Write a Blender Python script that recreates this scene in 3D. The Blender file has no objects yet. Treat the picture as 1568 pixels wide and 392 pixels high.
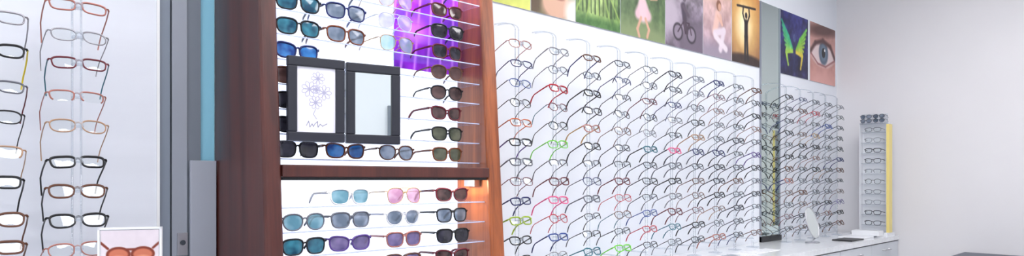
import bpy, math, random
import numpy as np
random.seed(7); np.random.seed(7)
sc=bpy.context.scene
sc.view_settings.view_transform='Standard'
try: sc.cycles.transparent_max_bounces=28
except Exception: pass

def lin(c):
    c=np.asarray(c,float)/255.0
    return np.where(c<=0.04045,c/12.92,((c+0.055)/1.055)**2.4)
def L4(c): 
    l=lin(c); return (float(l[0]),float(l[1]),float(l[2]),1.0)

# ---------------------------------------------------------------- materials
MATS={}
def principled(name,col,rough=0.5,metal=0.0,bump=0.0,bscale=40,var=0.0,vscale=(3,3,3),spec=0.5,coat=0.0):
    if name in MATS: return MATS[name]
    m=bpy.data.materials.new(name); m.use_nodes=True
    nt=m.node_tree; b=nt.nodes['Principled BSDF']
    b.inputs['Base Color'].default_value=L4(col); b.inputs['Roughness'].default_value=rough
    b.inputs['Metallic'].default_value=metal
    b.inputs['Specular IOR Level'].default_value=spec
    b.inputs['Coat Weight'].default_value=coat
    tc=nt.nodes.new('ShaderNodeTexCoord')
    if var>0:
        mp=nt.nodes.new('ShaderNodeMapping'); mp.inputs['Scale'].default_value=vscale
        nz=nt.nodes.new('ShaderNodeTexNoise'); nz.inputs['Scale'].default_value=1.0; nz.inputs['Detail'].default_value=4
        rp=nt.nodes.new('ShaderNodeValToRGB')
        c=np.array(L4(col)[:3])
        rp.color_ramp.elements[0].position=0.3; rp.color_ramp.elements[1].position=0.7
        rp.color_ramp.elements[0].color=(*[float(x) for x in c*(1-var)],1)
        rp.color_ramp.elements[1].color=(*[float(min(1,x)) for x in c*(1+var)],1)
        nt.links.new(tc.outputs['Object'],mp.inputs[0]); nt.links.new(mp.outputs[0],nz.inputs['Vector'])
        nt.links.new(nz.outputs['Fac'],rp.inputs[0]); nt.links.new(rp.outputs[0],b.inputs['Base Color'])
    if bump>0:
        nb=nt.nodes.new('ShaderNodeTexNoise'); nb.inputs['Scale'].default_value=bscale
        bp=nt.nodes.new('ShaderNodeBump'); bp.inputs['Strength'].default_value=bump; bp.inputs['Distance'].default_value=0.002
        nt.links.new(tc.outputs['Object'],nb.inputs['Vector'])
        nt.links.new(nb.outputs['Fac'],bp.inputs['Height']); nt.links.new(bp.outputs[0],b.inputs['Normal'])
    MATS[name]=m; return m

def wood(name,c1,c2,rough=0.3):
    m=bpy.data.materials.new(name); m.use_nodes=True; nt=m.node_tree; b=nt.nodes['Principled BSDF']
    tc=nt.nodes.new('ShaderNodeTexCoord'); mp=nt.nodes.new('ShaderNodeMapping')
    mp.inputs['Scale'].default_value=(16,16,1.1)
    nz=nt.nodes.new('ShaderNodeTexNoise'); nz.inputs['Scale'].default_value=1.0; nz.inputs['Detail'].default_value=5; nz.inputs['Distortion'].default_value=0.6
    mp2=nt.nodes.new('ShaderNodeMapping'); mp2.inputs['Scale'].default_value=(170,170,5)
    n2=nt.nodes.new('ShaderNodeTexNoise'); n2.inputs['Scale'].default_value=1.0; n2.inputs['Detail'].default_value=3
    mx=nt.nodes.new('ShaderNodeMath'); mx.operation='MULTIPLY_ADD'; mx.inputs[1].default_value=0.35
    rp=nt.nodes.new('ShaderNodeValToRGB')
    rp.color_ramp.elements[0].position=0.45; rp.color_ramp.elements[0].color=L4(c1)
    rp.color_ramp.elements[1].position=0.9; rp.color_ramp.elements[1].color=L4(c2)
    nt.links.new(tc.outputs['Object'],mp.inputs[0]); nt.links.new(mp.outputs[0],nz.inputs['Vector'])
    nt.links.new(tc.outputs['Object'],mp2.inputs[0]); nt.links.new(mp2.outputs[0],n2.inputs['Vector'])
    nt.links.new(n2.outputs['Fac'],mx.inputs[0]); nt.links.new(nz.outputs['Fac'],mx.inputs[2])
    nt.links.new(mx.outputs[0],rp.inputs[0]); nt.links.new(rp.outputs[0],b.inputs['Base Color'])
    b.inputs['Roughness'].default_value=rough; b.inputs['Coat Weight'].default_value=0.1; b.inputs['Coat Roughness'].default_value=0.3
    return m

def clear(name,tint,dif=0.1,difcol=(220,225,230),gloss=.06,rough=0.03):
    """thin clear plastic: transparent + gloss + faint haze"""
    m=bpy.data.materials.new(name); m.use_nodes=True; nt=m.node_tree
    for n in list(nt.nodes): nt.nodes.remove(n)
    out=nt.nodes.new('ShaderNodeOutputMaterial')
    tr=nt.nodes.new('ShaderNodeBsdfTransparent'); tr.inputs[0].default_value=L4(tint)
    df=nt.nodes.new('ShaderNodeBsdfDiffuse'); df.inputs[0].default_value=L4(difcol)
    gl=nt.nodes.new('ShaderNodeBsdfGlossy'); gl.inputs[0].default_value=(1,1,1,1); gl.inputs[1].default_value=rough
    m1=nt.nodes.new('ShaderNodeMixShader'); m1.inputs[0].default_value=dif
    m2=nt.nodes.new('ShaderNodeMixShader'); m2.inputs[0].default_value=gloss
    nt.links.new(tr.outputs[0],m1.inputs[1]); nt.links.new(df.outputs[0],m1.inputs[2])
    nt.links.new(m1.outputs[0],m2.inputs[1]); nt.links.new(gl.outputs[0],m2.inputs[2])
    nt.links.new(m2.outputs[0],out.inputs[0])
    return m
def emis(name,col,s):
    m=bpy.data.materials.new(name); m.use_nodes=True; nt=m.node_tree
    for n in list(nt.nodes): nt.nodes.remove(n)
    out=nt.nodes.new('ShaderNodeOutputMaterial'); e=nt.nodes.new('ShaderNodeEmission')
    e.inputs[0].default_value=L4(col); e.inputs[1].default_value=s
    nt.links.new(e.outputs[0],out.inputs[0]); return m
def gradient_lens(name,c_top,c_bot,alpha=0.15):
    m=bpy.data.materials.new(name); m.use_nodes=True; nt=m.node_tree
    b=nt.nodes['Principled BSDF']; out=nt.nodes['Material Output']
    tc=nt.nodes.new('ShaderNodeTexCoord'); nz=nt.nodes.new('ShaderNodeTexNoise'); nz.inputs['Scale'].default_value=22
    rp=nt.nodes.new('ShaderNodeValToRGB'); rp.color_ramp.elements[0].color=L4(c_top); rp.color_ramp.elements[1].color=L4(c_bot)
    rp.color_ramp.elements[0].position=0.4; rp.color_ramp.elements[1].position=0.62
    nt.links.new(tc.outputs['Object'],nz.inputs['Vector']); nt.links.new(nz.outputs['Fac'],rp.inputs[0]); nt.links.new(rp.outputs[0],b.inputs['Base Color'])
    b.inputs['Roughness'].default_value=0.06; b.inputs['Specular IOR Level'].default_value=0.7
    tr=nt.nodes.new('ShaderNodeBsdfTransparent'); nt.links.new(rp.outputs[0],tr.inputs[0])
    mx=nt.nodes.new('ShaderNodeMixShader'); mx.inputs[0].default_value=alpha
    nt.links.new(b.outputs[0],mx.inputs[1]); nt.links.new(tr.outputs[0],mx.inputs[2]); nt.links.new(mx.outputs[0],out.inputs[0])
    return m

M_wall=principled('wall_paint',(224,228,235),0.7,bump=0.05,bscale=200,var=0.01)
M_endwall=principled('end_wall_paint',(222,221,224),0.75,bump=0.05,bscale=200,var=0.01)
M_panel=principled('laminate_panel',(214,218,227),0.5,var=0.04,vscale=(0.6,1,9))
M_ceil=principled('ceiling_paint',(235,235,235),0.9)
M_trim=principled('trim_white',(228,229,230),0.5)
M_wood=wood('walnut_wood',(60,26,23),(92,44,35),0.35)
M_woodlit=wood('walnut_wood_lit',(92,44,26),(176,98,54),0.3)  # same walnut, lightened and warmed so the right board's lit look is in the colour
M_black=principled('black_plastic',(18,18,22),0.35)
M_bframe=principled('black_picture_frame',(30,32,44),0.45)
M_grey1=principled('metal_grey_blue',(124,134,148),0.45,var=0.03)
M_grey2=principled('metal_grey_light',(146,152,163),0.45,var=0.03)
M_grey3=principled('metal_grey_dark',(112,120,132),0.45,var=0.03)
M_gap=principled('dark_gap',(56,62,72),0.7)
M_blue=principled('light_blue_panel',(136,196,220),0.5,var=0.03)
M_box=principled('grey_enclosure',(158,164,176),0.5,var=0.03)
M_steel=principled('brushed_steel',(190,190,195),0.3,metal=1.0)
M_mirror=principled('mirror_silver',(225,232,230),0.01,metal=1.0)
M_mirrorg=principled('mirror_green_tint',(206,220,216),0.02,metal=1.0)
M_acr=clear('clear_acrylic',(246,248,250),0.18,(198,204,214),.07,0.05)
M_shelf=clear('acrylic_shelf',(246,249,255),0.06,(215,222,245),.03,0.05)
M_lens=clear('clear_lens',(246,249,249),0.03,(235,238,240),.045,0.02)
M_edge=principled('acrylic_edge',(186,196,228),0.2)
M_light=emis('lightbox_glow',(232,239,255),1.75)
M_ctop=principled('quartz_countertop',(226,229,233),0.2,var=0.05,vscale=(30,30,30),coat=0.3)
M_cfront=principled('drawer_laminate',(205,210,216),0.4)
M_gapc=principled('drawer_gap',(90,94,100),0.8)
M_yellow=principled('yellow_acrylic',(232,212,130),0.35)
M_white=principled('white_plastic',(232,234,238),0.35)
M_dark=principled('dark_desk_top',(70,76,92),0.4)
M_floor=principled('floor_tile',(170,169,170),0.35,var=0.05,vscale=(2,2,2))

# ---------------------------------------------------------------- mesh builder
class MB:
    def __init__(s): s.v=[];s.f=[];s.m=[];s.s=[];s.n=0;s.slots=[]
    def slot(s,mat):
        if mat not in s.slots: s.slots.append(mat)
        return s.slots.index(mat)
    def add(s,v,f,mat,smooth=False):
        v=np.asarray(v,float); k=s.slot(mat)
        s.v.append(v)
        for a in f: s.f.append([i+s.n for i in a]); s.m.append(k); s.s.append(smooth)
        s.n+=len(v)
    def box(s,x0,x1,y0,y1,z0,z1,mat):
        v=[(x0,y0,z0),(x1,y0,z0),(x1,y1,z0),(x0,y1,z0),(x0,y0,z1),(x1,y0,z1),(x1,y1,z1),(x0,y1,z1)]
        s.add(v,[(0,3,2,1),(4,5,6,7),(0,1,5,4),(1,2,6,5),(2,3,7,6),(3,0,4,7)],mat)
    def tube(s,*a,**k):
        mat=k.pop('mat'); v,f=tube(*a,**k); s.add(v,f,mat,True)
    def obj(s,name,loc=(0,0,0),rz=0,bevel=0,parent=None):
        me=bpy.data.meshes.new(name); V=np.concatenate(s.v) if s.v else np.zeros((0,3))
        me.from_pydata(V.tolist(),[],s.f)
        for m in s.slots: me.materials.append(m)
        me.polygons.foreach_set('material_index',s.m); me.polygons.foreach_set('use_smooth',s.s)
        me.update()
        o=bpy.data.objects.new(name,me); sc.collection.objects.link(o); o.location=loc; o.rotation_euler=(0,0,rz)
        if bevel:
            b=o.modifiers.new('bevel','BEVEL'); b.width=bevel; b.segments=3; b.limit_method='ANGLE'
        if parent: o.parent=parent
        return o
def nrm(a):
    return a/np.maximum(np.linalg.norm(a,axis=-1,keepdims=True),1e-9)
def tube(path,r1,r2=None,ref=(0,1,0),closed=False,n=6):
    P=np.asarray(path,float); r2=r1 if r2 is None else r2; N=len(P)
    r1=np.broadcast_to(r1,(N,)); r2=np.broadcast_to(r2,(N,))
    if closed: T=np.roll(P,-1,0)-np.roll(P,1,0)
    else:
        T=np.zeros_like(P); T[1:-1]=P[2:]-P[:-2]; T[0]=P[1]-P[0]; T[-1]=P[-1]-P[-2]
    T=nrm(T); ref=np.asarray(ref,float)
    n1=nrm(np.cross(T,ref)); n2=np.cross(n1,T)
    a=np.arange(n)*2*math.pi/n+math.pi/n
    V=P[:,None,:]+n1[:,None,:]*(np.cos(a)[None,:,None]*r1[:,None,None])+n2[:,None,:]*(np.sin(a)[None,:,None]*r2[:,None,None])
    F=[]
    for i in range(N if closed else N-1):
        j=(i+1)%N
        for k in range(n):
            l=(k+1)%n; F.append((i*n+k,i*n+l,j*n+l,j*n+k))
    if not closed:
        F.append(tuple(range(n))); F.append(tuple((N-1)*n+k for k in reversed(range(n))))
    return V.reshape(-1,3),F
def empty(name,loc=(0,0,0)):
    e=bpy.data.objects.new(name,None); sc.collection.objects.link(e); e.location=loc; return e

# ---------------------------------------------------------------- spectacles
def spectacles(a=0.0265,b=0.0175,p=3.0,r=0.0016,rim='full',cat=0.0,tear=0.0,cx=0.034,th=0.0024,wrap=1.3):
    parts=[]
    N=26
    t=np.arange(N)*2*math.pi/N
    c,s=np.cos(t),np.sin(t)
    X=a*np.sign(c)*np.abs(c)**(2/p); Z=b*np.sign(s)*np.abs(s)**(2/p)
    X=X*(1+0.10*(Z/b)) ; Z=Z+cat*(X/a)*(Z>0)
    Z=Z-tear*(X/a)*(Z<0)*0.5*b
    yf=lambda x: wrap*x*x
    for sg in (-1,1):
        x=sg*(cx+X); y=yf(x); P=np.stack([x,y,Z],1)
        if rim=='full':
            rr=np.where(s>0.3,r*1.25,r)
            parts.append(('frame',*tube(P,rr,rr*1.2,ref=(0,1,0),closed=True)))
        elif rim=='half':
            Q=P[[i%N for i in range(-3,N//2+4)]]
            parts.append(('frame',*tube(Q,r*1.3,r*1.5,ref=(0,1,0))))
        cpt=np.array([[sg*cx,yf(cx)-0.0012,0]])
        V=np.concatenate([P,cpt]); F=[((i,(i+1)%N,N) if sg>0 else ((i+1)%N,i,N)) for i in range(N)]
        parts.append(('lens',V,F))
        ze=b*0.55+cat
        xe=sg*(cx+a*1.03)
        parts.append(('frame',*tube([(xe,yf(xe),ze),(sg*(cx+a+0.006),yf(xe)+0.001,ze+0.001),(sg*(cx+a+0.0085),yf(xe)+0.007,ze)],max(r*1.2,th*0.7),r*1.1,ref=(0,0,1))))
        xt=sg*(cx+a+0.0085); y0=yf(xe)+0.004
        tp=[(xt,y0,ze),(xt+sg*.001,y0+.04,ze),(xt,y0+.085,ze-.001),(xt-sg*.002,y0+.10,ze-.006),(xt-sg*.004,y0+.115,ze-.016),(xt-sg*.006,y0+.13,ze-.030)]
        parts.append(('temple',*tube(tp,np.array([th,th*.8,th*.75,th*.95,th*1.1,th*.9]),max(.0013,r*.8),ref=(1,0,0))))
        xn=sg*(cx-a*0.98)
        parts.append(('pad',*tube([(xn*0.9,.003,-.003),(xn*0.95,.007,-.008)],.0016,.0028,ref=(0,1,0))))
    xb=cx-a*1.02
    bz=b*0.35
    parts.append(('frame',*tube([(-xb-.001,yf(xb),bz),(-xb*.5,-.001,bz+.003),(0,-.0015,bz+.004),(xb*.5,-.001,bz+.003),(xb+.001,yf(xb),bz)],r*1.15,r*1.2,ref=(0,1,0))))
    if tear>0:
        parts.append(('frame',*tube([(-cx*.7,yf(xb),b*.95),(0,-.001,b*0.98),(cx*.7,yf(xb),b*.95)],r,r,ref=(0,1,0))))
    return parts
SH=[spectacles(b=.0170,p=3.4,r=.0020,th=.0029),
    spectacles(b=.0190,p=2.6,r=.0016,th=.0023),
    spectacles(b=.0165,p=3.6,r=.0026,th=.0037),
    spectacles(b=.0185,p=2.8,r=.0024,cat=.002,th=.0035),
    spectacles(b=.0170,p=3.2,r=.0016,rim='half',th=.0027),
    spectacles(a=.025,b=.0205,p=2.2,r=.0017,th=.0023,cx=.035)]
SUN=[spectacles(a=.0300,b=.0235,p=3.0,r=.0024,cx=.0365,th=.0045),
     spectacles(a=.0305,b=.0220,p=2.8,r=.0026,cx=.0368,cat=.003,th=.005),
     spectacles(a=.0290,b=.0240,p=2.3,r=.0022,cx=.036,th=.004),
     spectacles(a=.0290,b=.0255,p=2.5,r=.0011,cx=.036,tear=.35,th=.002),
     spectacles(a=.0300,b=.0200,p=3.4,r=.0024,cx=.0365,th=.0055,wrap=2.6)]
def place(mb,parts,loc,fm,lm,tm=None,pitch=0.0,yaw=0.0,roll=0.0,scale=1.0):
    cp,sp=math.cos(-pitch),math.sin(-pitch); cy,sy=math.cos(yaw),math.sin(yaw); cr,sr=math.cos(roll),math.sin(roll)
    Rx=np.array([[1,0,0],[0,cp,-sp],[0,sp,cp]]); Rz=np.array([[cy,-sy,0],[sy,cy,0],[0,0,1]]); Ry=np.array([[cr,0,sr],[0,1,0],[-sr,0,cr]])
    R=Rz@Ry@Rx
    for key,V,F in parts:
        W=(np.asarray(V)*scale)@R.T+np.array(loc)
        m={'frame':fm,'lens':lm,'temple':tm or fm,'pad':M_acr}[key]
        mb.add(W,F,m,True)

FC={}
def fcol(n,c,metal=0.0,rough=0.35): FC[n]=principled('frame_'+n,c,rough,metal=metal,spec=.35)
fcol('black',(16,16,20)); fcol('navy',(26,34,92)); fcol('wine',(96,22,36)); fcol('red',(176,24,46)); fcol('blue',(40,70,140))
fcol('green',(100,200,40)); fcol('pink',(226,90,140)); fcol('brown',(94,56,38)); fcol('tort',(116,60,30)); fcol('gun',(58,58,66),.3)
fcol('silver',(150,148,154),.6,.25); fcol('rose',(166,108,98),.4); fcol('gold',(176,138,84),.5); fcol('grey',(96,98,108)); fcol('teal',(30,100,116))
fcol('orange',(186,88,44)); fcol('lime',(150,180,40)); fcol('violet',(84,58,130)); fcol('crystal',(206,206,210)); fcol('yellow',(225,200,40)); fcol('tan',(168,132,104))
general=['black']*13+['gun']*9+['navy']*3+['wine']*3+['brown']*4+['silver']*3+['rose']*2+['grey']*4+['blue','red','teal','violet','tan','gold','tort']

def rack(x,heights,cols,zt,zb,name='eyeglasses_display_rack',pitch=.42,wally=0.0,frontY=-.165):
    mb=MB(); ry=-.135
    for sx in (-.010,.010):
        mb.tube([(sx,ry,zb),(sx,ry,zt)],.0028,ref=(0,1,0),mat=M_acr)
        pts=[]
        for i in range(9):
            a=i/8*math.pi/2
            pts.append((sx,ry+(wally-ry)*(1-math.cos(a)),zt+.045*math.sin(a)))
        mb.tube(pts,.0028,ref=(1,0,0),mat=M_acr)
    mb.box(-.03,.03,ry-.03,ry+.03,zb-.004,zb+.002,M_acr)
    mb.box(-.012,.012,ry,wally,zb+.05,zb+.056,M_acr)
    for h,c in zip(heights,cols):
        z=h
        mb.box(-.012,.012,frontY+.004,ry,z-.002,z+.003,M_acr)
        mb.box(-.009,.009,frontY-.004,frontY-.001,z-.003,z+.012,M_acr)
        if c is None: continue
        sh=random.choice(SH); tm=None
        if isinstance(c,tuple):
            sh=SH[c[1]]
            if len(c)>2: tm=FC[c[2]]
            c=c[0]
        place(mb,sh,(random.uniform(-.004,.004),frontY,z+.001),FC[c],M_lens,
              tm=tm or (FC[c] if random.random()<.75 else FC[random.choice(general)]),
              pitch=pitch+random.uniform(-.06,.06),yaw=random.uniform(-.06,.06),roll=random.uniform(-.03,.03),scale=random.uniform(.97,1.04))
    return mb.obj(name,(x,0,0))

ZC=.95
H=[1.986-.085*i for i in range(12)]
over={0:['rose','navy','blue','black','orange','black','grey','wine','navy','lime','black','black'],
      1:['silver','grey','red','wine','black','green','gun','wine','pink','red','blue','silver'],
      2:['brown','gun','black','gun','rose','black','gun','navy','grey','black','black','teal'],
      3:['gun','navy','black','gun','brown','gun','black','wine','red','brown','gun','green'],
      4:['black','gun','wine','black','silver','teal','gun','black','gun','blue','red','black'],
      5:['gun','black','navy','silver','black','pink','grey','black','silver','wine','teal','gun']}
for i in range(10):
    cols=over.get(i,[random.choice(general) for _ in H])
    rack(1.967+.24*i,H,cols,2.055,ZC+.006)
for i in range(5):
    hs=[1.986-.085*k for k in range(12)]
    rack(4.62+.235*i,hs,[random.choice(general) for _ in hs],2.055,ZC+.006)
# left display
rack(.345,[1.855,1.777,1.705,1.618,1.54,1.446,1.369,1.292,1.215],[('rose',0),('silver',1),('wine',0),('rose',4),('tan',1),('black',2),('brown',3),('black',3),('rose',1)],2.2,ZC+.006,wally=-.036,pitch=.5)
rack(.165,[1.80,1.718,1.63,1.554,1.468,1.392,1.30,1.23],[('silver',0),('black',3,'yellow'),('grey',0),('black',1),('tan',4),('black',2),('brown',3),('brown',2)],2.2,ZC+.006,wally=-.036,pitch=.5)
rack(-.03,[1.80,1.718,1.63,1.554,1.468,1.392,1.30,1.23],['rose','black','silver','brown','gold','black','grey','wine'],2.2,ZC+.006,wally=-.036,pitch=.5)

# ---------------------------------------------------------------- room
def slab(name,x0,x1,y0,y1,z0,z1,mat,bevel=0):
    mb=MB(); mb.box(x0,x1,y0,y1,z0,z1,mat); return mb.obj(name,bevel=bevel)
XL,XR,YF,ZT=-2.2,5.92,-4.6,3.2
slab('floor',XL,XR,YF,0,-.1,0,M_floor)
slab('ceiling',XL,XR,YF,0,ZT,ZT+.1,M_ceil)
slab('wall_back',XL,XR,0.001,.12,0,ZT,M_wall)
slab('wall_right',XR,XR+.12,YF,.12,0,ZT,M_endwall)
slab('wall_left',XL-.12,XL,YF,.12,0,ZT,M_wall)
slab('wall_front',XL-.12,XR+.12,YF-.12,YF,0,ZT,M_wall)
slab('baseboard_right',XR-.015,XR,YF,-.5,0,.1,M_trim)
mb=MB(); mb.box(XL,.566,-.03,0,.953,ZT,M_panel); mb.box(.566,.574,-.034,0,.953,ZT,M_trim); mb.obj('laminate_wall_panel')
mb=MB(); mb.box(.574,.606,-.022,0,0,ZT,M_grey1); mb.box(.606,.611,-.012,0,0,ZT,M_gap); mb.box(.611,.655,-.022,0,0,ZT,M_grey2); mb.box(.655,.697,-.016,0,0,ZT,M_grey3)
mb.box(.625,.655,-.028,-.022,1.165,1.235,M_steel); mb.tube([(.64,-.032,1.205),(.64,-.027,1.205)],.007,ref=(0,0,1),n=12,mat=M_gap)
mb.obj('metal_door_frame',bevel=.001)
slab('light_blue_wall_panel',.697,.741,-.008,0,1.46,ZT,M_blue)
mb=MB(); mb.box(.660,.738,-.036,-.0225,.0,1.46,M_box); mb.obj('grey_metal_enclosure',bevel=.002)

# ---------------------------------------------------------------- wooden sunglasses cabinet
cab=empty('sunglasses_display_cabinet',(0,0,0))
def yfr(h): return -.362-.07*(1.93-h)
def board(x0,x1,mat,name):
    mb=MB(); zt,zb=2.45,0
    v=[(x0,yfr(zb),zb),(x1,yfr(zb),zb),(x1,-.0,zb),(x0,-.0,zb),(x0,yfr(zt),zt),(x1,yfr(zt),zt),(x1,-.0,zt),(x0,-.0,zt)]
    mb.add(v,[(0,3,2,1),(4,5,6,7),(0,1,5,4),(1,2,6,5),(2,3,7,6),(3,0,4,7)],mat)
    return mb.obj(name,bevel=.012,parent=cab)
board(.742,.795,M_wood,'side_left'); board(1.575,1.64,M_woodlit,'side_right')
mb=MB(); f=yfr(1.43)-.004; mb.box(.795,1.575,f,-.215,1.407,1.443,M_wood); mb.obj('wood_shelf',bevel=.003,parent=cab)
mb=MB(); mb.box(.80,1.57,f+.012,f+.03,1.398,1.407,M_black); mb.box(1.545,1.574,f+.05,f+.11,1.375,1.405,M_steel); mb.obj('led_bar',parent=cab)
mb=MB(); mb.box(.795,1.575,yfr(2.4)-.004,0,2.40,2.44,M_wood); mb.box(.795,1.575,yfr(.5),0,0,.86,M_wood); mb.obj('carcass',parent=cab)
mb=MB(); mb.box(.795,1.575,-.213,-.02,.86,2.40,M_light); mb.obj('lightbox_panel',parent=cab)
rowsU=[1.49+.073*k for k in range(11)]
rowsL=[1.347-.0725*k for k in range(6)]
mb=MB()
for h in rowsU:
    mb.box(.797,1.573,-.345,-.216,h-.031,h-.0275,M_shelf); mb.box(.797,1.573,-.3465,-.345,h-.031,h-.0275,M_edge)
for h in rowsL:
    mb.box(.797,1.573,-.375,-.216,h-.031,h-.0275,M_shelf); mb.box(.797,1.573,-.3765,-.375,h-.031,h-.0275,M_edge)
mb.obj('acrylic_shelves',parent=cab)
LC={}
def lc(n,a,b,al=.15): LC[n]=gradient_lens('sun_lens_'+n,a,b,al)
lc('blue',(24,60,130),(60,130,200)); lc('teal',(26,66,90),(60,130,150)); lc('brown',(50,34,34),(92,68,66),.2); lc('dark',(26,26,32),(60,58,70)); lc('grey',(96,108,124),(140,150,166),.4)
lc('lav',(190,186,220),(214,214,236),.6); lc('paleteal',(160,196,200),(196,216,218),.6); lc('violet',(86,76,116),(130,116,156),.35); lc('pink',(180,130,160),(210,176,196),.5); lc('olive',(52,58,44),(90,92,74),.2); lc('sea',(90,134,150),(130,166,180),.4)
def suncol(x,y,rows,name='sunglasses'):
    mb=MB()
    for h,(fr,ln,s) in rows:
        sh=SUN[s]; place(mb,sh,(random.uniform(-.004,.004),y,h+.0),FC[fr],LC[ln],pitch=.03,yaw=random.uniform(-.08,.08),scale=.99)
    return mb.obj(name,(x,0,0),parent=cab)
U=rowsU
suncol(.868,-.340,[(U[8],('navy','blue',0)),(U[7],('black','blue',0)),(U[6],('black','teal',0)),(U[5],('black','teal',0)),(U[4],('navy','blue',1)),(U[3],('brown','brown',0)),(U[2],('black','dark',0)),(U[1],('black','dark',1)),(U[0],('black','dark',0))])
suncol(1.03,-.340,[(U[7],('black','lav',0)),(U[6],('navy','grey',0)),(U[5],('tort','grey',0)),(U[0],('tort','blue',1))])
suncol(1.215,-.340,[(U[7],('gold','lav',3)),(U[6],('crystal','lav',3)),(U[5],('gold','paleteal',3)),(U[0],('brown','grey',2))])
suncol(1.43,-.340,[(U[8],('black','brown',0)),(U[7],('wine','brown',1)),(U[6],('black','dark',0)),(U[5],('wine','dark',0)),(U[4],('brown','brown',2)),(U[3],('black','brown',2)),(U[2],('wine','brown',1)),(U[1],('black','olive',0)),(U[0],('tort','olive',0))])
Lr=rowsL
suncol(.875,-.37,[(Lr[1],('grey','sea',2)),(Lr[2],('black','teal',0)),(Lr[3],('black','blue',0))])
suncol(1.03,-.37,[(Lr[0],('crystal','sea',0)),(Lr[1],('grey','grey',0)),(Lr[2],('violet','violet',1)),(Lr[3],('black','grey',0))])
suncol(1.225,-.37,[(Lr[0],('gold','pink',3)),(Lr[1],('crystal','grey',2)),(Lr[2],('rose','violet',0)),(Lr[3],('brown','violet',0))])
suncol(1.43,-.37,[(Lr[0],('wine','brown',1)),(Lr[1],('black','grey',0)),(Lr[2],('black','dark',0)),(Lr[3],('wine','brown',1)),(Lr[4],('black','dark',0))])

# ---------------------------------------------------------------- prints (vertex painted flats)
class Canvas:
    def __init__(s,w,h,nx,ny):
        s.w,s.h,s.nx,s.ny=w,h,nx,ny
        u=np.linspace(0,1,nx); v=np.linspace(0,1,ny)
        s.U,s.V=np.meshgrid(u,v); s.C=np.zeros((ny,nx,3)); s.asp=h/w
    def grad(s,top,bot,p=1.0):
        t=(s.V**p)[...,None]; s.C=np.array(top)*(1-t)+np.array(bot)*t; return s
    def _n(s,fx,fy,seed):
        r=np.random.RandomState(seed); g=r.rand(fy+1,fx+1)
        x=s.U*fx; y=s.V*fy; xi=np.clip(x.astype(int),0,fx-1); yi=np.clip(y.astype(int),0,fy-1); a=x-xi; b=y-yi
        a=a*a*(3-2*a); b=b*b*(3-2*b)
        return (g[yi,xi]*(1-a)+g[yi,xi+1]*a)*(1-b)+(g[yi+1,xi]*(1-a)+g[yi+1,xi+1]*a)*b-.5
    def noise(s,amp,fx=8,fy=8,seed=0):
        n=s._n(fx,fy,seed)+.6*s._n(fx*2,fy*2,seed+50)+.4*s._n(fx*4,fy*4,seed+90)
        s.C=s.C+(n[...,None])*1.7*np.array(amp); return s
    def _b(s,m,c):
        m=np.clip(m,0,1)[...,None]; s.C=s.C*(1-m)+np.array(c)*m; return s
    def ell(s,cx,cy,rx,ry,c,rot=0,soft=.25):
        dx=(s.U-cx); dy=(s.V-cy)*s.asp; a=math.radians(rot)
        x=dx*math.cos(a)+dy*math.sin(a); y=-dx*math.sin(a)+dy*math.cos(a)
        d=np.sqrt((x/rx)**2+(y/ry)**2); return s._b((1-d)/soft+.5,c)
    def line(s,pts,w,c,soft=.7):
        for (x0,y0),(x1,y1) in zip(pts[:-1],pts[1:]):
            ax,ay=x0,y0*s.asp; bx,by=x1,y1*s.asp
            px,py=s.U-ax,s.V*s.asp-ay; L=max(1e-9,(bx-ax)**2+(by-ay)**2)
            t=np.clip((px*(bx-ax)+py*(by-ay))/L,0,1)
            d=np.hypot(px-t*(bx-ax),py-t*(by-ay)); s._b((w-d)/(w*soft)+.5,c)
        return s
    def mesh(s,name,loc,rz=0,mat=None,parent=None,back=None):
        X=(s.U-.5)*s.w; Z=(.5-s.V)*s.h
        V=np.stack([X,np.full_like(X,-.002),Z],-1).reshape(-1,3)
        F=[]
        for j in range(s.ny-1):
            for i in range(s.nx-1):
                a=j*s.nx+i; F.append((a,a+s.nx,a+s.nx+1,a+1))
        me=bpy.data.meshes.new(name); 
        n0=len(V); w,h=s.w/2,s.h/2
        B=[(-w,-.0019,-h),(w,-.0019,-h),(w,.003,-h),(-w,.003,-h),(-w,-.0019,h),(w,-.0019,h),(w,.003,h),(-w,.003,h)]
        BF=[(0,3,2,1),(4,5,6,7),(1,2,6,5),(2,3,7,6),(3,0,4,7)]
        me.from_pydata(V.tolist()+B,[],F+[tuple(i+n0 for i in f) for f in BF])
        at=me.color_attributes.new('print','FLOAT_COLOR','POINT')
        cl=lin(np.clip(s.C,0,255)).reshape(-1,3); col=np.ones((n0+8,4)); col[:n0,:3]=cl
        at.data.foreach_set('color',col.ravel())
        me.materials.append(mat or PRINT); me.materials.append(back or M_white)
        me.polygons.foreach_set('material_index',[0]*len(F)+[1]*len(BF)); me.update()
        o=bpy.data.objects.new(name,me); sc.collection.objects.link(o); o.location=loc; o.rotation_euler=(0,0,rz)
        if parent: o.parent=parent
        return o
def printmat(name,e=0):
    m=bpy.data.materials.new(name); m.use_nodes=True
    _n=m.node_tree; _a=_n.nodes.new('ShaderNodeAttribute'); _a.attribute_name='print'; b=_n.nodes['Principled BSDF']
    _n.links.new(_a.outputs['Color'],b.inputs['Base Color']); b.inputs['Roughness'].default_value=.45
    if e: _n.links.new(_a.outputs['Color'],b.inputs['Emission Color']); b.inputs['Emission Strength'].default_value=e
    return m
PRINT=printmat('printed_poster'); PRINT_GLOW=printmat('glowing_print',.4)  # second print material has its own emission, added to brighten the purple poster

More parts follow.
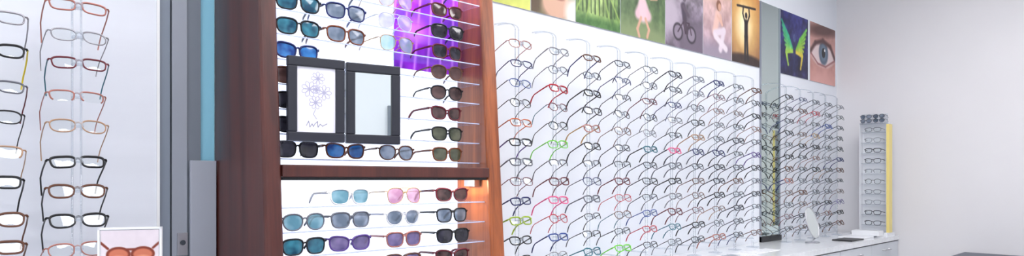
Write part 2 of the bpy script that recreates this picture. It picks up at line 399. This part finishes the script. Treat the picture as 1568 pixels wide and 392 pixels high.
def cv(w,h=.48): return Canvas(w,h,90,108)
edges=[1.78,2.18,2.50,2.87,3.30,3.72,4.085,4.49]
SK=(206,160,136)
P=[]
c=cv(.395); c.grad((160,180,90),(196,202,96)).noise((22,20,20),4,4,1); P.append(c)
c=cv(.315); c.grad((110,104,74),(92,86,58)).noise((30,26,22),5,6,2).ell(.42,.55,.34,.42,(168,120,94),soft=.5).ell(.55,.86,.34,.28,(206,164,140),soft=.4).ell(.62,.80,.12,.035,(150,90,80),soft=.6).line([(.3,.66),(.45,.64)],.02,(90,60,46)).ell(.08,.6,.16,.7,(84,64,42),soft=.5).ell(.98,.95,.22,.3,(230,222,214),soft=.6); P.append(c)
c=cv(.365); c.grad((56,90,32),(48,88,32)).ell(.45,.62,.35,.5,(196,216,140),soft=2.2).noise((34,36,22),9,9,3)
for k in range(11): c.line([(.03+.095*k,0),(.06+.09*k,.86)],.009+.004*(k%3),(34,58,24),soft=1.3)
for k in range(5): c.line([(.42+.02*k,.35),(-.1+.3*k,1.0)],.014,(150,180,90),soft=2)
c.ell(.5,1.02,.7,.16,(64,108,50),soft=.7).noise((14,14,10),14,14,31); P.append(c)
c=cv(.425); c.grad((50,74,42),(94,118,76)).noise((26,28,20),9,7,4).ell(.5,1.02,.9,.24,(126,142,100),soft=.9)
c.line([(.45,.40),(.47,.58)],.075,(206,196,196)).line([(.47,.60),(.38,.72)],.075,(216,180,190)).line([(.49,.60),(.60,.72)],.075,(216,180,190)).line([(.48,.62),(.49,.73)],.09,(222,190,198)).line([(.44,.76),(.36,.90),(.40,.98)],.024,SK).line([(.54,.76),(.62,.88),(.58,.97)],.024,SK).line([(.40,.42),(.26,.5),(.16,.46)],.022,SK).line([(.52,.42),(.66,.50),(.80,.48)],.022,SK).ell(.46,.30,.055,.065,(120,82,58)); P.append(c)
c=cv(.415); c.grad((164,152,166),(116,104,120)).noise((46,42,48),7,9,5).ell(.85,.9,.6,.4,(110,98,114),soft=1).ell(.1,.6,.3,.3,(180,168,182),soft=1)
for q in (.32,.68):
    c.ell(q,.80,.13,.13,(46,40,50),soft=.2).ell(q,.80,.10,.10,(138,126,142),soft=.25)
c.line([(.32,.80),(.46,.66),(.62,.66),(.68,.80)],.012,(60,40,56)).line([(.46,.66),(.52,.80),(.62,.66)],.012,(60,40,56)).line([(.5,.62),(.46,.46)],.06,(70,60,76)).line([(.46,.46),(.60,.56)],.03,(90,76,90)).line([(.5,.62),(.56,.78)],.035,(70,56,70)).ell(.49,.35,.05,.06,(96,84,96)); P.append(c)
c=cv(.36); c.grad((220,180,166),(160,138,154)).noise((22,22,24),6,7,6).ell(.5,1.0,.8,.25,(150,138,154),soft=.9)
c.line([(.5,.42),(.40,.66)],.085,(226,188,176)).line([(.40,.68),(.72,.62),(.60,.88)],.065,(220,206,216)).line([(.42,.72),(.8,.86)],.06,(224,212,220)).ell(.54,.29,.085,.10,(132,88,70)).ell(.57,.31,.055,.07,SK).line([(.50,.44),(.66,.54),(.60,.42)],.028,(220,176,158)); P.append(c)
c=cv(.395); c.grad((190,116,56),(112,70,48)).ell(.45,.42,.42,.52,(255,220,140),soft=1.8).ell(.42,.45,.2,.25,(255,240,200),soft=1.6).ell(.5,1.02,.8,.2,(58,42,38),soft=.3)
c.line([(.5,.40),(.5,.60)],.062,(34,30,32)).line([(.47,.60),(.46,.94)],.034,(34,30,32)).line([(.53,.60),(.56,.94)],.034,(34,30,32)).line([(.46,.40),(.38,.28),(.40,.18)],.022,(34,30,32)).line([(.54,.40),(.62,.28),(.60,.18)],.022,(34,30,32)).ell(.5,.295,.045,.055,(34,30,32)).line([(.18,.19),(.84,.155)],.02,(48,36,34)); c.noise((8,8,6),6,6,77); P.append(c)
for i,c in enumerate(P):
    c.mesh('wall_poster',((edges[i]+edges[i+1])/2,-.004,2.44))
c=cv(.50); c.grad((44,44,110),(26,24,66)).noise((18,18,36),6,6,7)
for k in range(10):
    c.line([(.46,.60),(.30-.01*k,.38+.03*k),(.06+.025*k,.16+.075*k)],.022,(40+14*k,170+4*k,130-6*k),soft=1.2); c.line([(.54,.60),(.70+.01*k,.38+.03*k),(.95-.025*k,.18+.075*k)],.022,(110+12*k,196,70),soft=1.2)
c.line([(.5,.46),(.5,.9)],.045,(30,36,80)).ell(.5,.38,.05,.06,(70,80,130)).noise((14,14,14),16,16,71); c.mesh('wall_poster',(5.06,-.004,2.44))
c=cv(.52); c.grad((190,144,136),(198,142,132)).noise((16,14,14),5,5,8).ell(.5,.08,.6,.10,(96,64,60),rot=-6,soft=.9).ell(.5,.50,.46,.20,(222,202,202),soft=.25).ell(.52,.47,.18,.19,(70,84,104),soft=.25).ell(.52,.47,.13,.14,(110,130,150),soft=.8).ell(.52,.47,.07,.08,(14,14,20)).ell(.57,.42,.022,.022,(255,255,255))
c.line([(.02,.50),(.2,.34),(.5,.26),(.8,.33),(.98,.52)],.035,(84,50,50),soft=1.3).line([(.05,.54),(.3,.68),(.6,.70),(.95,.56)],.015,(150,96,96),soft=1.4).ell(.5,1.0,.6,.18,(212,158,150),soft=1); c.mesh('wall_poster',(5.61,-.004,2.44))
mb=MB(); mb.box(4.505,4.80,-.006,0,ZC+.012,2.68,M_mirrorg); mb.box(4.497,4.505,-.012,0,ZC,2.68,M_grey2); mb.box(4.80,4.808,-.012,0,ZC,2.68,M_grey2); mb.box(4.497,4.808,-.02,0,ZC,ZC+.04,M_black); mb.obj('wall_mirror')
c=Canvas(.29,.56,60,110); c.grad((150,40,200),(130,24,184)).noise((44,16,36),4,9,9)
for k in range(9): 
    c.line([(-.3+.2*k,1.0),(.05+.15*k,.0)],.014,(216,136,236),soft=1.8)
c.ell(.35,.30,.3,.3,(228,208,245),soft=.9).ell(.3,.75,.2,.14,(226,120,216),soft=1); c.mesh('purple_poster',(1.428,-.2165,2.08),mat=PRINT_GLOW,parent=cab)

# ---------------------------------------------------------------- framed photo + small mirror
def framed(name,cx,cy,zb,w,h,rz,inner):
    e=empty(name,(cx,cy,zb+h/2)); e.rotation_euler=(0,0,rz)
    mb=MB(); b=.028
    mb.box(-w/2,w/2,-.012,.008,h/2-b,h/2,M_bframe); mb.box(-w/2,w/2,-.012,.008,-h/2,-h/2+b,M_bframe)
    mb.box(-w/2,-w/2+b,-.012,.008,-h/2+b,h/2-b,M_bframe); mb.box(w/2-b,w/2,-.012,.008,-h/2+b,h/2-b,M_bframe)
    mb.box(-w/2+.01,w/2-.01,.002,.009,-h/2+.01,h/2-.01,M_black)
    mb.obj('frame_bars',bevel=.003,parent=e)
    iw,ih=w-2*b,h-2*b
    if inner=='mirror':
        m2=MB(); m2.box(-iw/2,iw/2,-.004,.001,-ih/2,ih/2,M_mirror); m2.obj('mirror_glass',parent=e)
    else:
        c=Canvas(iw,ih,120,180); c.grad((236,236,247),(232,232,243))
        for k,(cx0,cy0,R) in enumerate([(.54,.17,.17),(.32,.34,.20),(.70,.38,.19),(.48,.54,.17),(.5,.34,.10)]):
            n=8
            for q in range(n):
                a=q*2*math.pi/n+k*.4; pts=[]
                for s_ in range(11):
                    b_=s_/10*2*math.pi
                    px=cx0+math.cos(a)*R*.62+math.cos(a)*R*.42*math.cos(b_)-math.sin(a)*R*.26*math.sin(b_)
                    py=cy0+(math.sin(a)*R*.62+math.sin(a)*R*.42*math.cos(b_)+math.cos(a)*R*.26*math.sin(b_))/c.asp
                    pts.append((px,py))
                c.line(pts,.008,(164,162,190),soft=1.2)
            c.ell(cx0,cy0,.04,.04,(160,158,188),soft=.9)
        c.line([(.48,.64),(.42,.72),(.5,.79)],.009,(150,150,180))
        c.line([(.24,.90),(.30,.83),(.33,.92),(.39,.87),(.42,.91),(.46,.87),(.53,.83),(.54,.92),(.60,.87),(.66,.90),(.78,.86)],.008,(100,100,136))
        c.mesh('flower_sketch_print',(0,-.003,0),parent=e)
    return e
zf=1.512
framed('flower_sketch_photo_frame',.905,-.382,zf,.170,.249,math.radians(-10),'print')
framed('framed_tabletop_mirror',1.087,-.402,zf,.174,.249,math.radians(-13),'mirror')
mb=MB(); mb.box(.80,1.19,-.43,-.346,zf-.0035,zf-.0005,M_shelf); mb.obj('acrylic_frame_ledge',parent=cab)

# ---------------------------------------------------------------- counter
def counter(name,x0,x1,yb=0):
    mb=MB(); mb.box(x0,x1,-.46,yb,.10,.915,M_gapc); mb.box(x0,x1,-.40,yb,0,.10,M_black)
    mb.box(x0,x1,-.487,yb,.915,.95,M_ctop)
    n=max(1,round((x1-x0)/.62)); w=(x1-x0)/n
    for i in range(n):
        for z0,z1 in ((.70,.905),(.41,.69),(.11,.40)):
            mb.box(x0+i*w+.004,x0+(i+1)*w-.004,-.478,-.46,z0,z1,M_cfront)
            xc=x0+(i+.5)*w; zz=z1-.05
            mb.tube([(xc-.07,-.477,zz),(xc-.07,-.50,zz),(xc+.07,-.50,zz),(xc+.07,-.477,zz)],.005,ref=(0,0,1),n=8,mat=M_steel)
    return mb.obj(name,bevel=.002)
counter('display_counter',1.655,XR-.005)
counter('display_counter',XL+.005,.56)

e=empty('framed_sunglasses_advert',(.435,-.30,1.115)); e.rotation_euler=(0,0,math.radians(-25))
w,h=.146,.325
mb=MB(); mb.box(-w/2,w/2,-.004,.004,-h/2,h/2,M_white)
for a in ((-w/2,w/2,h/2-.005,h/2),(-w/2,w/2,-h/2,-h/2+.005)): mb.box(a[0],a[1],-.008,-.004,a[2],a[3],M_white)
for a in ((-w/2,-w/2+.005),(w/2-.005,w/2)): mb.box(a[0],a[1],-.008,-.004,-h/2,h/2,M_white)
mb.box(-w/2,w/2,-.02,.06,-h/2-.002,-h/2+.003,M_acr); mb.obj('stand',parent=e)
c=Canvas(w-.014,h-.014,100,190); c.grad((216,206,214),(236,232,234)).noise((6,6,6),4,6,3)
for q in (.30,.72):
    c.ell(q,.20,.21,.15,(120,44,24),soft=.1).ell(q,.202,.165,.11,(196,112,84),soft=.2).ell(q,.24,.12,.07,(226,160,130),soft=.8)
c.line([(.44,.16),(.58,.16)],.022,(120,44,24)).line([(.12,.15),(.0,.10)],.022,(120,44,24)).line([(.9,.15),(1.0,.11)],.022,(120,44,24))
c.line([(.2,.5),(.8,.5)],.02,(120,120,130)); c.mesh('advert_print',(0,-.0045,0),parent=e)

t=empty('eyewear_tower_display',(0,0,0))
x0=5.74
mb=MB(); mb.box(x0-.07,x0+.10,-.475,-.255,ZC,ZC+.03,M_white); mb.box(x0+.03,x0+.04,-.455,-.262,ZC+.03,1.86,M_white)
mb.box(x0-.04,x0+.035,-.477,-.457,ZC+.03,1.84,M_yellow); mb.box(x0-.04,x0+.03,-.262,-.258,ZC+.03,1.86,M_white); mb.box(x0-.038,x0+.033,-.457,-.454,ZC+.03,1.84,M_white)
mb.obj('tower_body',parent=t)
mb=MB()
for k in range(10):
    z=1.80-.083*k
    mb.box(x0-.03,x0+.03,-.452,-.268,z-.022,z-.019,M_acr)
    place(mb,SH[k%6],(x0-.045,-.36,z),FC[random.choice(['gun','black','silver','grey'])],M_lens,yaw=-math.pi/2,pitch=.1,scale=.95)
mb.box(x0-.06,x0+.035,-.455,-.262,1.85,1.853,M_acr)
for yy in (-.405,-.31):
    for zz in (1.872,1.905):
        place(mb,SUN[2],(x0-.05,yy,zz),FC['black'],LC['grey'],yaw=-math.pi/2,scale=.62)
mb.box(x0-.0,x0+.004,-.455,-.262,1.853,1.93,M_acr)
mb.obj('tower_eyeglasses',parent=t)
mb=MB(); mb.box(5.30,5.60,-.42,-.24,ZC,ZC+.012,M_white); mb.box(5.52,5.62,-.46,-.26,ZC+.012,ZC+.05,M_white); mb.obj('white_document_tray',bevel=.003)
mb=MB(); mb.box(5.02,5.26,-.44,-.30,ZC,ZC+.009,M_black); mb.obj('tablet_computer',bevel=.002)
mb=MB(); 
for i in range(4): mb.box(3.45+.17*i,3.60+.17*i,-.33,-.23,ZC+.0,ZC+.003,M_white)
mb.box(3.5,3.62,-.31,-.25,ZC+.003,ZC+.005,M_grey2); mb.obj('paper_leaflets')
e=empty('oval_table_mirror',(4.72,-.28,ZC)); e.rotation_euler=(0,0,math.radians(-12))
mb=MB(); R=[(.062*math.cos(a),.03*math.sin(a),.145+.108*math.sin(a)) for a in np.linspace(0,2*math.pi,36,endpoint=False)]
mb.tube(R,.004,ref=(0,1,0),closed=True,n=8,mat=M_steel)
mb.add(R+[(0,0,.145)],[(i,(i+1)%36,36) for i in range(36)],M_mirror)
mb.tube([(0,-.02,.040),(0,.0,.0)],.005,ref=(0,1,0),n=8,mat=M_steel)
B=[(.05*math.cos(a),.045*math.sin(a),0) for a in np.linspace(0,2*math.pi,24,endpoint=False)]; B2=[(p[0],p[1],.008) for p in B]
mb.add(B+B2,[tuple(reversed(range(24))),tuple(range(24,48))]+[(i,(i+1)%24,24+(i+1)%24,24+i) for i in range(24)],M_steel)
mb.obj('mirror_and_stand',parent=e)
mb=MB(); mb.box(5.38,XR-.005,-1.75,-.93,.822,.849,M_dark); mb.box(5.40,XR-.005,-1.73,-.95,0,.822,M_cfront)
mb.box(5.392,5.40,-1.335,-.96,.08,.81,M_trim); mb.box(5.392,5.40,-1.72,-1.345,.08,.81,M_trim); mb.obj('low_storage_cabinet',bevel=.003)
mb=MB(); mb.box(1.6,2.6,YF+.001,YF+.04,0,2.1,M_grey3); mb.box(1.68,2.52,YF+.04,YF+.05,.1,2.02,M_grey1); mb.tube([(1.75,YF+.05,1),(1.75,YF+.1,1),(1.87,YF+.1,1)],.01,ref=(0,0,1),mat=M_steel); mb.obj('door_1')

# ---------------------------------------------------------------- lights
ML=emis('led_panel_glow',(255,253,254),12.6)
for ix,X in enumerate((-1.0,.8,2.5,4.2)):
    for Y in (-1.35,-3.3):
        mb=MB(); mb.box(X-.6,X+.6,Y-.3,Y+.3,ZT-.012,ZT-.004,ML)
        mb.box(X-.62,X+.62,Y-.32,Y-.3,ZT-.016,ZT,M_trim); mb.box(X-.62,X+.62,Y+.3,Y+.32,ZT-.016,ZT,M_trim)
        mb.box(X-.62,X-.6,Y-.3,Y+.3,ZT-.016,ZT,M_trim); mb.box(X+.6,X+.62,Y-.3,Y+.3,ZT-.016,ZT,M_trim)
        mb.obj('ceiling_light_panel')
def area(name,loc,rot,sx,sy,e,col):
    l=bpy.data.lights.new(name,'AREA'); l.shape='RECTANGLE'; l.size=sx; l.size_y=sy; l.energy=e; l.color=col
    o=bpy.data.objects.new(name,l); sc.collection.objects.link(o); o.location=loc; o.rotation_euler=rot; return o
area('under_shelf_led',(1.19,-.385,1.396),(0,0,0),.7,.01,.6,(1,.97,.92))
area('under_shelf_spot',(1.44,-.31,1.392),(0,math.radians(-50),0),.03,.03,.9,(1,.8,.5))
area('cabinet_side_led',(1.40,-.28,2.36),(0,math.radians(-25),0),.1,.06,6,(1,.93,.95))
area('cabinet_top_led',(1.15,-.26,2.39),(0,0,0),.6,.04,3,(.95,.96,1))

w=bpy.data.worlds.new('world'); sc.world=w; w.use_nodes=True; w.node_tree.nodes['Background'].inputs[0].default_value=(.8,.85,.9,1); w.node_tree.nodes['Background'].inputs[1].default_value=.3
# ---------------------------------------------------------------- camera
cam=bpy.data.cameras.new('camera'); co=bpy.data.objects.new('camera',cam); sc.collection.objects.link(co)
co.location=(0,-2.2,1.4); co.rotation_euler=(math.radians(90),0,-math.atan2(.684,.729))
cam.sensor_width=36; cam.lens=36*1000/1568; cam.shift_y=79/1568; cam.clip_start=.05
sc.camera=co
